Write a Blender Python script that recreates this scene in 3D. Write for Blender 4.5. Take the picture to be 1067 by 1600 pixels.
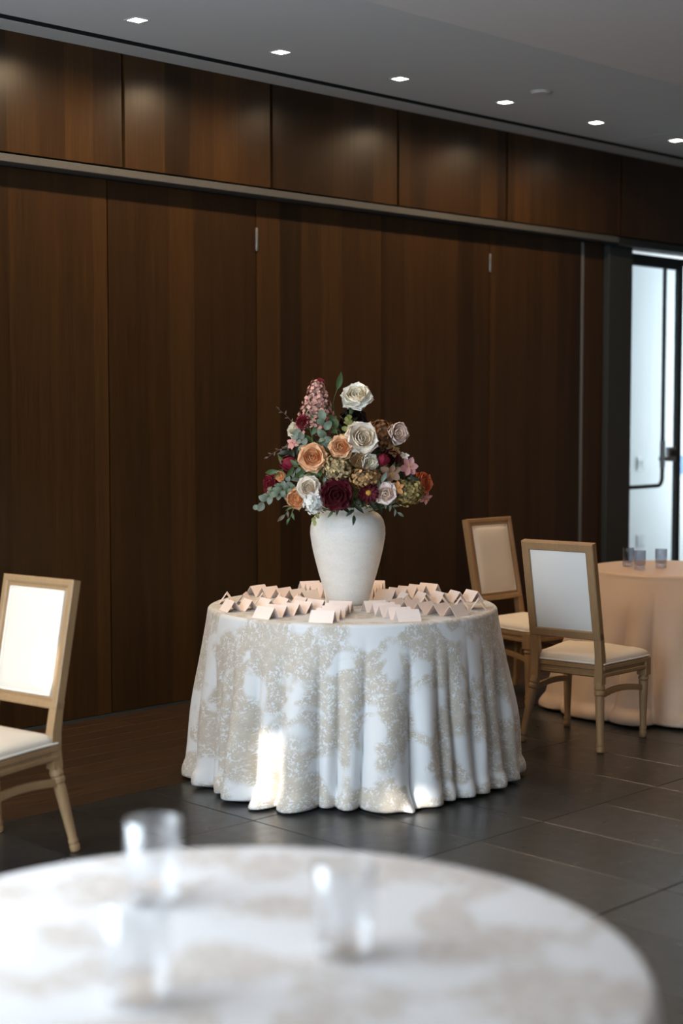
import bpy, math, random
from mathutils import Vector, Matrix, Euler
random.seed(7)
PI = math.pi
S = bpy.context.scene
C = S.collection
for o in list(bpy.data.objects):
    bpy.data.objects.remove(o)

# ------------------------------------------------------------------ camera
cam_d = bpy.data.cameras.new('camera')
cam = bpy.data.objects.new('camera', cam_d)
C.objects.link(cam)
cam.location = (-4.9215, -4.8366, 1.625)
cam_d.sensor_fit = 'VERTICAL'
cam_d.sensor_height = 36.0
cam_d.sensor_width = 24.0
cam_d.lens = 2400.0 / 1600.0 * 36.0
cam.rotation_euler = (PI / 2 - math.atan(160 / 2400), 0, -PI / 4)
cam_d.clip_start = 0.05
cam_d.dof.use_dof = True
cam_d.dof.focus_distance = 7.1
cam_d.dof.aperture_fstop = 1.45
S.camera = cam

# ------------------------------------------------------------------ world, sun, window daylight, rear fill, exposure
w = bpy.data.worlds.new('sky')
S.world = w
w.use_nodes = True
w.node_tree.nodes['Background'].inputs[0].default_value = (0.62, 0.78, 1.0, 1)
w.node_tree.nodes['Background'].inputs[1].default_value = 1.0


def light(name, kind, loc, energy, color, direction=None, **kw):
    d = bpy.data.lights.new(name, kind)
    d.energy = energy
    d.color = color
    for k, v in kw.items():
        setattr(d, k, v)
    o = bpy.data.objects.new(name, d)
    C.objects.link(o)
    o.location = loc
    if direction is not None:
        o.rotation_euler = Vector(direction).to_track_quat('-Z', 'Y').to_euler()
    return o


SUN_DIR = (1.0, 0.12, -0.404)
light('sun', 'SUN', (-9, 1, 4), 8.0, (1.0, 0.93, 0.82), SUN_DIR, angle=math.radians(1.2))
light('window_daylight', 'AREA', (-4.38, -1.30, 1.55), 182.0, (0.76, 0.89, 1.0), (1, 0.0, -0.02),
      shape='RECTANGLE', size=3.1, size_y=2.35)
light('rear_fill', 'AREA', (-3.0, -6.9, 1.7), 45.0, (0.86, 0.93, 1.0), (0.1, 1, 0),
      shape='RECTANGLE', size=4.5, size_y=2.2)  # added fill light behind the camera; the front wall has no opening
light('vestibule_daylight', 'AREA', (8.2, 2.42, 1.6), 52.0, (0.88, 0.95, 1.0), (-1, 0, 0),
      shape='RECTANGLE', size=1.0, size_y=2.4)

S.view_settings.view_transform = 'Standard'
S.view_settings.look = 'None'
S.view_settings.gamma = 1.0
S.view_settings.use_curve_mapping = False
S.view_settings.exposure = 0.0

# ------------------------------------------------------------------ materials
MATS = {}


def nt(name):
    m = bpy.data.materials.new(name)
    m.use_nodes = True
    MATS[name] = m
    t = m.node_tree
    return m, t, t.nodes['Principled BSDF']


def N(t, kind, **kw):
    n = t.nodes.new(kind)
    for k, v in kw.items():
        if isinstance(k, str) and k.startswith('i_'):
            n.inputs[k[2:].replace('_', ' ')].default_value = v
        else:
            setattr(n, k, v)
    return n


def ramp(t, fac, stops):
    r = t.nodes.new('ShaderNodeValToRGB')
    els = r.color_ramp.elements
    while len(els) < len(stops):
        els.new(0.5)
    for e, (p, c) in zip(els, stops):
        e.position = p
        e.color = (*c, 1)
    t.links.new(fac, r.inputs[0])
    return r.outputs[0]


def mixc(t, fac, a, b, mode='MIX'):
    m = t.nodes.new('ShaderNodeMix')
    m.data_type = 'RGBA'
    m.blend_type = mode
    for sock, v in ((m.inputs[0], fac), (m.inputs[6], a), (m.inputs[7], b)):
        if isinstance(v, (int, float)):
            sock.default_value = v
        elif isinstance(v, tuple):
            sock.default_value = (*v, 1)
        else:
            t.links.new(v, sock)
    return m.outputs[2]


def math_n(t, op, a, b=None, c=None):
    m = t.nodes.new('ShaderNodeMath')
    m.operation = op
    for i, v in enumerate((a, b, c)):
        if v is None:
            continue
        if isinstance(v, (int, float)):
            m.inputs[i].default_value = v
        else:
            t.links.new(v, m.inputs[i])
    return m.outputs[0]


def bump(t, p, height, strength=0.3, dist=0.002):
    b = N(t, 'ShaderNodeBump')
    b.inputs['Strength'].default_value = strength
    b.inputs['Distance'].default_value = dist
    t.links.new(height, b.inputs['Height'])
    t.links.new(b.outputs[0], p.inputs['Normal'])


def coords(t, scale=(1, 1, 1), out='Object', rnd=0.0):
    c = N(t, 'ShaderNodeTexCoord')
    mp = N(t, 'ShaderNodeMapping')
    mp.inputs['Scale'].default_value = scale
    t.links.new(c.outputs[out], mp.inputs['Vector'])
    if rnd:
        oi = N(t, 'ShaderNodeObjectInfo')
        mul = math_n(t, 'MULTIPLY', oi.outputs['Random'], rnd)
        cb = N(t, 'ShaderNodeCombineXYZ')
        for i in range(3):
            t.links.new(mul, cb.inputs[i])
        t.links.new(cb.outputs[0], mp.inputs['Location'])
    return mp.outputs[0]


def noise(t, vec, scale, detail=4, rough=0.55, dist=0.0):
    n = N(t, 'ShaderNodeTexNoise')
    n.inputs['Scale'].default_value = scale
    n.inputs['Detail'].default_value = detail
    n.inputs['Roughness'].default_value = rough
    n.inputs['Distortion'].default_value = dist
    t.links.new(vec, n.inputs['Vector'])
    return n.outputs[0]


def plain(name, col, rough=0.5, metal=0.0, spec=0.5, **kw):
    m, t, p = nt(name)
    v = coords(t, rnd=3.0)
    n = noise(t, v, kw.get('nscale', 40), 3)
    k = kw.get('vary', 0.08)
    c = mixc(t, n, tuple(x * (1 - k) for x in col), tuple(min(1, x * (1 + k)) for x in col))
    t.links.new(c, p.inputs['Base Color'])
    p.inputs['Roughness'].default_value = rough
    p.inputs['Metallic'].default_value = metal
    p.inputs['Specular IOR Level'].default_value = spec
    if kw.get('bump'):
        bump(t, p, n, kw['bump'], kw.get('bdist', 0.001))
    if kw.get('sss'):
        p.inputs['Subsurface Weight'].default_value = kw['sss']
        p.inputs['Subsurface Radius'].default_value = (0.01, 0.006, 0.004)
    return m


def veneer(name, tint=1.0):
    """Dark-stained quarter-cut veneer: vertical leaves of different tone with fine straight grain."""
    m, t, p = nt(name)
    oi = N(t, 'ShaderNodeObjectInfo')
    tc = N(t, 'ShaderNodeTexCoord')
    sep = N(t, 'ShaderNodeSeparateXYZ')
    t.links.new(tc.outputs['Object'], sep.inputs[0])
    off = math_n(t, 'MULTIPLY', oi.outputs['Random'], 37.0)
    # veneer leaves: bands 17 cm wide, each with its own tone
    bx_ = math_n(t, 'FLOOR', math_n(t, 'ADD', math_n(t, 'MULTIPLY', sep.outputs[0], 5.9), off))
    wn = N(t, 'ShaderNodeTexWhiteNoise', noise_dimensions='1D')
    t.links.new(bx_, wn.inputs['W'])
    cb = N(t, 'ShaderNodeCombineXYZ')
    t.links.new(math_n(t, 'ADD', sep.outputs[0], off), cb.inputs[0])
    t.links.new(sep.outputs[2], cb.inputs[2])
    mp = N(t, 'ShaderNodeMapping')
    mp.inputs['Scale'].default_value = (110, 1, 1.6)
    t.links.new(cb.outputs[0], mp.inputs[0])
    fine = noise(t, mp.outputs[0], 2.0, 5, 0.65)
    mp2 = N(t, 'ShaderNodeMapping')
    mp2.inputs['Scale'].default_value = (14, 1, 0.35)
    t.links.new(cb.outputs[0], mp2.inputs[0])
    broad = noise(t, mp2.outputs[0], 1.6, 3, 0.5)
    k = math_n(t, 'ADD', math_n(t, 'MULTIPLY', wn.outputs[0], 0.50), math_n(t, 'MULTIPLY', broad, 0.5))
    col = ramp(t, k, [(0.15, (0.030 * tint, 0.0140 * tint, 0.0048 * tint)), (0.5, (0.062 * tint, 0.0285 * tint, 0.0088 * tint)),
                      (0.9, (0.110 * tint, 0.050 * tint, 0.0140 * tint))])
    g = ramp(t, fine, [(0.3, (0.55, 0.55, 0.55)), (0.7, (1.2, 1.2, 1.2))])
    c = mixc(t, 1.0, col, g, 'MULTIPLY')
    t.links.new(c, p.inputs['Base Color'])
    p.inputs['Roughness'].default_value = 0.30
    p.inputs['Specular IOR Level'].default_value = 0.36
    bump(t, p, fine, 0.12, 0.001)
    return m


def oak(name, dark, lite):
    m, t, p = nt(name)
    v = coords(t, (60, 60, 6), rnd=5.0)
    n = noise(t, v, 1.5, 5, 0.6, 0.4)
    v2 = coords(t, (5, 5, 3), rnd=5.0)
    n2 = noise(t, v2, 2.0, 3)
    c = mixc(t, n, dark, lite)
    c = mixc(t, math_n(t, 'MULTIPLY', n2, 0.35), c, tuple(x * 0.6 for x in dark))
    t.links.new(c, p.inputs['Base Color'])
    p.inputs['Roughness'].default_value = 0.55
    bump(t, p, n, 0.15, 0.001)
    return m


def plank_mat(name):
    m, t, p = nt(name)
    v = coords(t, (2.2, 40, 1), rnd=9.0)
    n = noise(t, v, 2.0, 6, 0.6, 0.8)
    oi = N(t, 'ShaderNodeObjectInfo')
    a = ramp(t, n, [(0.3, (0.012, 0.0060, 0.0024)), (0.7, (0.052, 0.0245, 0.0088))])
    c = mixc(t, math_n(t, 'MULTIPLY', oi.outputs['Random'], 0.5), a, (0.02, 0.010, 0.0042))
    t.links.new(c, p.inputs['Base Color'])
    p.inputs['Roughness'].default_value = 0.5
    p.inputs['Specular IOR Level'].default_value = 0.3
    bump(t, p, n, 0.10, 0.001)
    return m


def slate(name):
    m, t, p = nt(name)
    v = coords(t, (1, 1, 1), rnd=11.0)
    n = noise(t, v, 2.2, 6, 0.62, 0.6)
    n2 = noise(t, v, 16, 5, 0.65)
    n3 = noise(t, v, 90, 3, 0.6)
    oi = N(t, 'ShaderNodeObjectInfo')
    k = math_n(t, 'ADD', math_n(t, 'MULTIPLY', n, 0.75), math_n(t, 'MULTIPLY', oi.outputs['Random'], 0.22))
    c = ramp(t, k, [(0.3, (0.014, 0.0148, 0.0155)), (0.75, (0.036, 0.0365, 0.036))])
    sp = ramp(t, n2, [(0.66, (0, 0, 0)), (0.78, (1, 1, 1))])
    c = mixc(t, math_n(t, 'MULTIPLY', sp, 0.18), c, (0.13, 0.13, 0.125))
    sp2 = ramp(t, n3, [(0.735, (0, 0, 0)), (0.76, (1, 1, 1))])
    c = mixc(t, math_n(t, 'MULTIPLY', math_n(t, 'MULTIPLY', sp2, n), 0.7), c, (0.30, 0.30, 0.29))
    t.links.new(c, p.inputs['Base Color'])
    t.links.new(math_n(t, 'ADD', math_n(t, 'MULTIPLY', n2, 0.22), 0.20), p.inputs['Roughness'])
    p.inputs['Specular IOR Level'].default_value = 0.55
    h = math_n(t, 'ADD', math_n(t, 'MULTIPLY', n2, 0.6), math_n(t, 'MULTIPLY', n, 0.8))
    bump(t, p, h, 0.12, 0.004)
    return m


def damask(name, base, motif, cover=0.62):
    """White cloth with raised beige garlands: leafy cells gathered into clusters and stems (UV in metres)."""
    m, t, p = nt(name)
    tc = N(t, 'ShaderNodeTexCoord')
    uv = tc.outputs['UV']
    wob = N(t, 'ShaderNodeTexNoise')
    wob.inputs['Scale'].default_value = 9
    t.links.new(uv, wob.inputs['Vector'])
    vm = N(t, 'ShaderNodeVectorMath', operation='MULTIPLY_ADD')
    t.links.new(wob.outputs['Color'], vm.inputs[0])
    vm.inputs[1].default_value = (0.05, 0.05, 0)
    t.links.new(uv, vm.inputs[2])
    warped = vm.outputs[0]

    def florets(scale, petals, size, seed):
        mp = N(t, 'ShaderNodeMapping')
        mp.inputs['Location'].default_value = (seed, seed * 0.37, 0)
        t.links.new(warped, mp.inputs[0])
        vo = N(t, 'ShaderNodeTexVoronoi', voronoi_dimensions='2D')
        vo.inputs['Scale'].default_value = scale
        t.links.new(mp.outputs[0], vo.inputs['Vector'])
        sub = N(t, 'ShaderNodeVectorMath', operation='SUBTRACT')
        t.links.new(mp.outputs[0], sub.inputs[0])
        t.links.new(vo.outputs['Position'], sub.inputs[1])
        sp = N(t, 'ShaderNodeSeparateXYZ')
        t.links.new(sub.outputs[0], sp.inputs[0])
        cs = N(t, 'ShaderNodeSeparateXYZ')
        t.links.new(vo.outputs['Color'], cs.inputs[0])
        ang = math_n(t, 'ADD', math_n(t, 'ARCTAN2', sp.outputs[1], sp.outputs[0]), math_n(t, 'MULTIPLY', cs.outputs[0], 6.28))
        lob = math_n(t, 'ABSOLUTE', math_n(t, 'COSINE', math_n(t, 'MULTIPLY', ang, petals * 0.5)))
        edge = math_n(t, 'ADD', math_n(t, 'MULTIPLY', lob, size * 0.75), size * 0.25)
        d = math_n(t, 'MULTIPLY', vo.outputs['Distance'], 1.0)
        return math_n(t, 'MULTIPLY', math_n(t, 'SUBTRACT', edge, d), 9.0)

    def clampn(a):
        n = N(t, 'ShaderNodeClamp')
        t.links.new(a, n.inputs[0])
        return n.outputs[0]
    f1 = clampn(florets(46, 5, 0.60, 0.3))
    f2 = clampn(florets(84, 2, 0.62, 4.1))
    f3 = clampn(florets(19, 8, 0.50, 8.7))
    leaf = math_n(t, 'MAXIMUM', math_n(t, 'MAXIMUM', f1, f2), f3)
    # garland field: wandering clusters whose outline breaks up into leaves
    big = noise(t, uv, 6.5, 2, 0.5, 0.6)
    vo = N(t, 'ShaderNodeTexVoronoi', voronoi_dimensions='2D', feature='SMOOTH_F1')
    vo.inputs['Scale'].default_value = 5.0
    t.links.new(warped, vo.inputs['Vector'])
    fld = math_n(t, 'ADD', math_n(t, 'MULTIPLY', math_n(t, 'SUBTRACT', big, 0.47), 5.0),
                 math_n(t, 'MULTIPLY', math_n(t, 'SUBTRACT', 0.42, vo.outputs['Distance']), 2.6))
    fld = math_n(t, 'ADD', fld, cover - 0.55)
    pat = clampn(math_n(t, 'MULTIPLY', math_n(t, 'ADD', fld, math_n(t, 'MULTIPLY', math_n(t, 'SUBTRACT', leaf, 0.62), 1.9)), 2.2))
    gnd = clampn(math_n(t, 'MULTIPLY', math_n(t, 'SUBTRACT', fld, 0.15), 1.6))
    tone = noise(t, uv, 26, 3)
    lite = tuple((a * .45 + b * .55) for a, b in zip(base, motif))
    mo = mixc(t, tone, tuple(x * 0.70 for x in motif), tuple(min(1, x * 1.12) for x in motif))
    c = mixc(t, math_n(t, 'MULTIPLY', gnd, 0.75), base, lite)
    c = mixc(t, math_n(t, 'MULTIPLY', math_n(t, 'MULTIPLY', pat, leaf), 0.95), c, mo)
    t.links.new(c, p.inputs['Base Color'])
    p.inputs['Roughness'].default_value = 0.8
    p.inputs['Sheen Weight'].default_value = 0.15
    weave = noise(t, uv, 900, 1)
    h = math_n(t, 'ADD', math_n(t, 'MULTIPLY', pat, 1.0), math_n(t, 'MULTIPLY', weave, 0.15))
    bump(t, p, h, 0.55, 0.0022)
    return m


def glassy(name, tint, alpha, rough=0.03, base=0.02):
    """Thin clear pane or glass wall: mostly see-through with a Fresnel gloss."""
    m = bpy.data.materials.new(name)
    m.use_nodes = True
    MATS[name] = m
    t = m.node_tree
    t.nodes.clear()
    out = N(t, 'ShaderNodeOutputMaterial')
    tr = N(t, 'ShaderNodeBsdfTransparent')
    tr.inputs[0].default_value = (*tint, 1)
    gl = N(t, 'ShaderNodeBsdfGlossy')
    gl.inputs['Roughness'].default_value = rough
    gl.inputs[0].default_value = (1, 1, 1, 1)
    fr = N(t, 'ShaderNodeLayerWeight')
    fr.inputs[0].default_value = 0.25
    k = math_n(t, 'ADD', math_n(t, 'MULTIPLY', fr.outputs['Facing'], alpha), base)
    mx = N(t, 'ShaderNodeMixShader')
    t.links.new(k, mx.inputs[0])
    t.links.new(tr.outputs[0], mx.inputs[1])
    t.links.new(gl.outputs[0], mx.inputs[2])
    t.links.new(mx.outputs[0], out.inputs[0])
    return m


def emit(name, col, strength):
    m, t, p = nt(name)
    p.inputs['Emission Color'].default_value = (*col, 1)
    p.inputs['Emission Strength'].default_value = strength
    p.inputs['Base Color'].default_value = (*col, 1)
    return m


veneer('veneer', 0.60)
plain('recess_black', (0.006, 0.006, 0.006), 0.7)
plain('rail_metal', (0.15, 0.15, 0.145), 0.35, 0.6)
plain('strip_metal', (0.20, 0.20, 0.19), 0.4, 0.5)
plain('charcoal_metal', (0.030, 0.034, 0.032), 0.45)
plain('black_metal', (0.012, 0.014, 0.016), 0.35)
plain('steel', (0.42, 0.45, 0.48), 0.3, 0.9)
plain('ceiling_paint', (0.56, 0.575, 0.58), 0.85, vary=0.02, nscale=8)
plain('ceiling_paint_warm', (0.56, 0.52, 0.50), 0.85, vary=0.02, nscale=8)
plain('trim_paint', (0.50, 0.50, 0.49), 0.6, vary=0.03)
plain('white_paint', (0.80, 0.82, 0.83), 0.8, vary=0.01)
plain('grey_paint', (0.30, 0.29, 0.28), 0.9, vary=0.03)
plain('switch_plate', (0.62, 0.64, 0.66), 0.4)
plain('grout', (0.075, 0.075, 0.072), 0.8, bump=0.2)
plain('blue_sign', (0.10, 0.27, 0.55), 0.4)
oak('oak', (0.245, 0.138, 0.058), (0.415, 0.262, 0.133))
oak('oak_dark', (0.33, 0.20, 0.105), (0.50, 0.34, 0.20))
plank_mat('plank')
slate('slate')
damask('damask', (0.71, 0.72, 0.735), (0.575, 0.515, 0.435), 0.06)
damask('damask_pale', (0.73, 0.70, 0.695), (0.62, 0.53, 0.465), -0.22)
plain('champagne_cloth', (0.58, 0.425, 0.315), 0.5, vary=0.05, nscale=300, bump=0.1)
plain('linen', (0.70, 0.63, 0.535), 0.85, vary=0.05, nscale=350, bump=0.25)
plain('linen_cool', (0.74, 0.73, 0.71), 0.85, vary=0.05, nscale=350, bump=0.25)
plain('piping', (0.80, 0.74, 0.66), 0.8)
plain('card_pink', (0.90, 0.77, 0.71), 0.75, vary=0.03)
glassy('door_glass', (0.93, 0.97, 0.98), 0.12)
glassy('tumbler_glass', (0.985, 0.99, 0.995), 0.55, 0.22, 0.10)
glassy('tumbler_smoke', (0.80, 0.80, 0.83), 0.45)
emit('lens_glow', (1.0, 0.93, 0.82), 14.0)


def vase_mat():
    m, t, p = nt('plaster')
    v = coords(t, (1, 1, 3.2))
    n = noise(t, v, 9, 6, 0.65, 0.3)
    v2 = coords(t, (1, 1, 1))
    n2 = noise(t, v2, 130, 3, 0.7)
    c = ramp(t, math_n(t, 'ADD', math_n(t, 'MULTIPLY', n, .5), math_n(t, 'MULTIPLY', n2, .5)), [(0.3, (0.66, 0.63, 0.58)), (0.5, (0.75, 0.73, 0.69)), (0.7, (0.80, 0.785, 0.75))])
    t.links.new(c, p.inputs['Base Color'])
    p.inputs['Roughness'].default_value = 0.85
    bump(t, p, math_n(t, 'ADD', math_n(t, 'MULTIPLY', n2, 0.6), n), 0.5, 0.003)


vase_mat()

# ------------------------------------------------------------------ mesh helpers


class MB:
    def __init__(self):
        self.v, self.f, self.uv = [], [], None

    def add(self, vs, fs):
        b = len(self.v)
        self.v += [tuple(p) for p in vs]
        self.f += [tuple(i + b for i in q) for q in fs]
        return self

    def box(self, x0, x1, y0, y1, z0, z1, bev=0.0):
        if bev <= 0:
            vs = [(x, y, z) for x in (x0, x1) for y in (y0, y1) for z in (z0, z1)]
            return self.add(vs, [(0, 1, 3, 2), (4, 6, 7, 5), (0, 4, 5, 1), (2, 3, 7, 6), (0, 2, 6, 4), (1, 5, 7, 3)])
        b = min(bev, (x1 - x0) * .45, (y1 - y0) * .45, (z1 - z0) * .45)
        rings = []
        for z, i in ((z0, b), (z0 + b, 0), (z1 - b, 0), (z1, b)):
            X0, X1, Y0, Y1 = x0 + i, x1 - i, y0 + i, y1 - i
            rings.append([(X0 + b, Y0, z), (X1 - b, Y0, z), (X1, Y0 + b, z), (X1, Y1 - b, z), (X1 - b, Y1, z), (X0 + b, Y1, z), (X0, Y1 - b, z), (X0, Y0 + b, z)])
        return self.loft(rings)

    def loft(self, rings, cap=True, close=False):
        n = len(rings[0])
        vs = [p for r in rings for p in r]
        fs = []
        R = len(rings)
        for k in range(R if close else R - 1):
            a, b = k * n, ((k + 1) % R) * n
            for i in range(n):
                j = (i + 1) % n
                fs.append((a + i, a + j, b + j, b + i))
        if cap and not close:
            fs.append(tuple(range(n - 1, -1, -1)))
            fs.append(tuple(range((R - 1) * n, R * n)))
        return self.add(vs, fs)

    def lathe(self, prof, n=32, cx=0, cy=0, cap=True):
        return self.loft([[(cx + r * math.cos(2 * PI * i / n), cy + r * math.sin(2 * PI * i / n), z) for i in range(n)] for r, z in prof], cap)

    def tube(self, pts, rad, n=8, close=False):
        pts = [Vector(p) for p in pts]
        m = len(pts)
        rings = []
        up = None
        for i in range(m):
            if close:
                tan = pts[(i + 1) % m] - pts[i - 1]
            else:
                tan = pts[min(i + 1, m - 1)] - pts[max(i - 1, 0)]
            tan.normalize()
            if up is None:
                up = Vector((0, 0, 1)) if abs(tan.z) < .9 else Vector((1, 0, 0))
            a = tan.cross(up)
            a.normalize()
            b = a.cross(tan)
            b.normalize()
            up = b
            r = rad[i] if isinstance(rad, (list, tuple)) else rad
            rings.append([tuple(pts[i] + r * (a * math.cos(2 * PI * k / n) + b * math.sin(2 * PI * k / n))) for k in range(n)])
        return self.loft(rings, True, close)

    def grid(self, fn, nu, nv):
        vs = [fn(i / nu, j / nv) for i in range(nu + 1) for j in range(nv + 1)]
        fs = [(i * (nv + 1) + j, (i + 1) * (nv + 1) + j, (i + 1) * (nv + 1) + j + 1, i * (nv + 1) + j + 1) for i in range(nu) for j in range(nv)]
        return self.add(vs, fs)

    def xform(self, M, start=0):
        for i in range(start, len(self.v)):
            self.v[i] = tuple(M @ Vector(self.v[i]))
        return self

    def mesh(self, name, mat, smooth=True, angle=40):
        me = bpy.data.meshes.new(name)
        me.from_pydata(self.v, [], self.f)
        if smooth:
            me.polygons.foreach_set('use_smooth', [True] * len(me.polygons))
            if angle:
                me.set_sharp_from_angle(angle=math.radians(angle))
        me.materials.append(MATS[mat])
        me.update()
        return me

    def obj(self, name, mat, parent=None, smooth=True, angle=40):
        return put(name, self.mesh(name, mat, smooth, angle), parent)


def put(name, me, parent=None, M=None):
    o = bpy.data.objects.new(name, me)
    C.objects.link(o)
    if parent is not None:
        o.parent = parent
    if M is not None:
        o.matrix_basis = M
    return o


def tag(o, label, cat, group=None):
    o['label'] = label
    o['category'] = cat
    if group:
        o['group'] = group
    return o


def struct(o):
    o['kind'] = 'structure'
    return o


def thing(name, label, cat, loc=(0, 0, 0), rz=0.0, group=None):
    o = bpy.data.objects.new(name, None)
    o.empty_display_size = 0.1
    C.objects.link(o)
    o.location = loc
    o.rotation_euler = (0, 0, rz)
    return tag(o, label, cat, group)


def copy_tree(o, parent=None):
    c = o.copy()
    C.objects.link(c)
    c.parent = parent
    for ch in o.children:
        copy_tree(ch, c)
    return c


def cells(holes, a0, a1, b0, b1):
    """Rectangles left over when rectangular holes are cut from (a0..a1) x (b0..b1)."""
    A = sorted({a0, a1, *[h[0] for h in holes], *[h[1] for h in holes]})
    B = sorted({b0, b1, *[h[2] for h in holes], *[h[3] for h in holes]})
    for i in range(len(A) - 1):
        for j in range(len(B) - 1):
            m, n = (A[i] + A[i + 1]) / 2, (B[j] + B[j + 1]) / 2
            if not any(h[0] < m < h[1] and h[2] < n < h[3] for h in holes):
                yield A[i], A[i + 1], B[j], B[j + 1]


# ------------------------------------------------------------------ room shell
XL, XR, YF = -6.5, 6.9, -7.0
WY = 1.736            # face of the lower sliding panels
UY = 1.636            # face of the upper panels
CZ = 3.455            # soffit height
EDGE = 0.335          # where the timber strip meets the stone
YB = 3.0              # far wall of the vestibule

fl = struct(MB().box(XL, 8.6, YF, YB + .2, -0.2, -0.012).obj('floor', 'grout', smooth=False))
# stone tiles, long side across the room
TX, TY = 0.3985, 0.82
g = 0.0035
tile_me = MB().box(g / 2, TX - g / 2, g / 2, TY - g / 2, -0.014, 0.0, 0.002).mesh('tile', 'slate', smooth=False)
tcut_me = MB().box(g / 2, TX - g / 2, g / 2, EDGE + 0.352 - 0.004, -0.014, 0.0, 0.002).mesh('tile', 'slate', smooth=False)
tfar_me = MB().box(0, XR - XL, 0, 1.65, -0.014, 0, 0).mesh('tile', 'slate', smooth=False)
nx0 = -14
for i in range(nx0, 19):
    x = -0.932 + i * TX
    for j in range(-6, 1):
        y = -0.352 + (j - 0) * TY
        put('tile', tcut_me if j == 0 else tile_me, fl, Matrix.Translation((x, y, 0)))
bk = MB()
bk.box(XL, XR, YF, -0.352 - 6 * TY, -0.014, 0)
bk.obj('tile', 'slate', fl, smooth=False)
# timber planks along the wall
pw = 0.1425
ri = 0
y = EDGE
plank_cache = {}
while y < WY + .05:
    x = XL - random.uniform(0, 1.6)
    while x < 7.0:
        L = random.choice((1.5, 1.8, 2.1))
        x0, x1 = max(x, XL), min(x + L, 8.5)
        if x1 - x0 > 0.05:
            key = round(x1 - x0, 2)
            if key not in plank_cache:
                plank_cache[key] = MB().box(.0008, x1 - x0 - .0008, .0008, pw - .0008, -0.014, 0.0, 0.0012).mesh('plank', 'plank', smooth=False)
            put('plank', plank_cache[key], fl, Matrix.Translation((x0, y, 0)))
        x += L
    y += pw
MB().box(XL, 8.6, y, YB + .1, -0.014, 0.0).obj('threshold', 'plank', fl, smooth=False)

# back wall with its panelling
wb = MB()
for a0, a1, b0, b1 in cells([(4.655, 6.6, -1, 2.83)], XL, XR, -0.1, 3.7):
    wb.box(a0, a1, WY + .03, WY + .16, b0, b1)
wb.box(XL, XR, UY + .02, WY + .05, 2.878, 3.7)
wall = struct(wb.obj('wall_back', 'recess_black', smooth=False))


def panel(x0, x1, yf, z0, z1, d=.028, mat='veneer'):
    cx = (x0 + x1) / 2
    o = MB().box(x0 - cx, x1 - cx, 0, d, z0, z1).obj('panel', mat, wall, smooth=False)
    o.location = (cx, yf, 0)
    return o


ux = [-6.5, -5.4, -4.25, -3.2, -2.15, -1.09, -0.039, 0.994, 2.040, 3.093, 4.390, 5.55, 6.9]
for a, b in zip(ux[:-1], ux[1:]):
    panel(a + .0105, b - .0105, UY, 2.872, CZ + .02)
lx = [-6.5, -5.27, -4.23, -3.19, -2.15, -1.11, -0.072, 0.966, 2.003, 3.041]
for i, (a, b) in enumerate(zip(lx[:-1], lx[1:])):
    gp = .0045 if b != 2.003 and a != 2.003 else .0022
    panel(a + (.0022 if a == 2.003 else .0045), b - (.0022 if b == 2.003 else .0045), WY, 0.018, 2.815)
panel(3.041 + .0045, 4.058, WY, 0.018, 2.815)
panel(4.088, 4.345, WY + .012, 0.018, 2.815)
MB().box(4.06, 4.084, WY - .008, WY + .03, 0.01, 2.81, .002).obj('edge_strip', 'strip_metal', wall, smooth=False)
MB().box(XL, 4.36, WY - .004, WY + .03, 0.0, 0.014).obj('floor_track', 'charcoal_metal', wall, smooth=False)
# rail over the sliding panels and the shadow gap above
MB().box(XL, 4.37, UY - .004, WY + .02, 2.822, 2.862, .003).obj('track_rail', 'rail_metal', wall, smooth=False)
MB().box(4.37, XR, UY - .002, WY + .06, 2.806, 2.862, .003).obj('door_header_rail', 'black_metal', wall, smooth=False)
for x, z0, z1 in ((0.966, 2.525, 2.655), (3.041, 2.535, 2.655)):
    h = MB().lathe([(.0075, z0), (.009, z0 + .004), (.009, z1 - .004), (.0075, z1)], 12, x, WY - .004)
    h.obj('hinge', 'rail_metal', wall)

# door jamb, header and glass doors towards the vestibule
jb = struct(MB().box(4.352, 4.652, WY - .03, WY + .16, 0, 2.806, .004).obj('trim_1', 'charcoal_metal', smooth=False))
door = struct(MB().box(4.70, 5.388, 1.796, 1.808, 0.012, 2.70).obj('door_1', 'door_glass', smooth=False))
MB().box(4.70, 5.388, 1.785, 1.82, 2.70, 2.787, .003).obj('top_rail', 'black_metal', door, smooth=False)
MB().box(4.70, 5.388, 1.785, 1.82, 0.012, 0.11, .003).obj('bottom_rail', 'black_metal', door, smooth=False)
tp = [(4.70, 1.74, 1.045), (5.065, 1.74, 1.045)]
for k in range(1, 7):
    a = k / 6 * PI / 2
    tp.append((5.065 + .062 * math.sin(a), 1.74, 1.107 - .062 * math.cos(a)))
tp += [(5.127, 1.74, 1.3), (5.127, 1.74, 2.1), (5.127, 1.74, 2.70)]
hb = MB().tube(tp, .0155, 12).obj('push_bar', 'black_metal', door)
for x, z in ((4.76, 1.045),):
    MB().tube([(x, 1.74, z), (x, 1.80, z)], .009, 8).obj('standoff', 'black_metal', hb)
MB().box(5.115, 5.141, 1.722, 1.758, 1.18, 1.39, .003).obj('latch_case', 'steel', hb, smooth=False)
lk = MB().box(5.262, 5.36, 1.77, 1.80, 1.225, 1.335, .004).obj('lock', 'steel', door, smooth=False)
MB().box(5.14, 5.275, 1.765, 1.785, 1.232, 1.262, .003).obj('lock_bolt', 'steel', lk, smooth=False)
MB().tube([(5.318, 1.75, 1.29), (5.318, 1.775, 1.29)], .027, 16).obj('knob', 'black_metal', lk)
door2 = struct(MB().box(5.452, 6.58, 1.796, 1.808, 0.012, 2.70).obj('door_2', 'door_glass', smooth=False))
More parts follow.
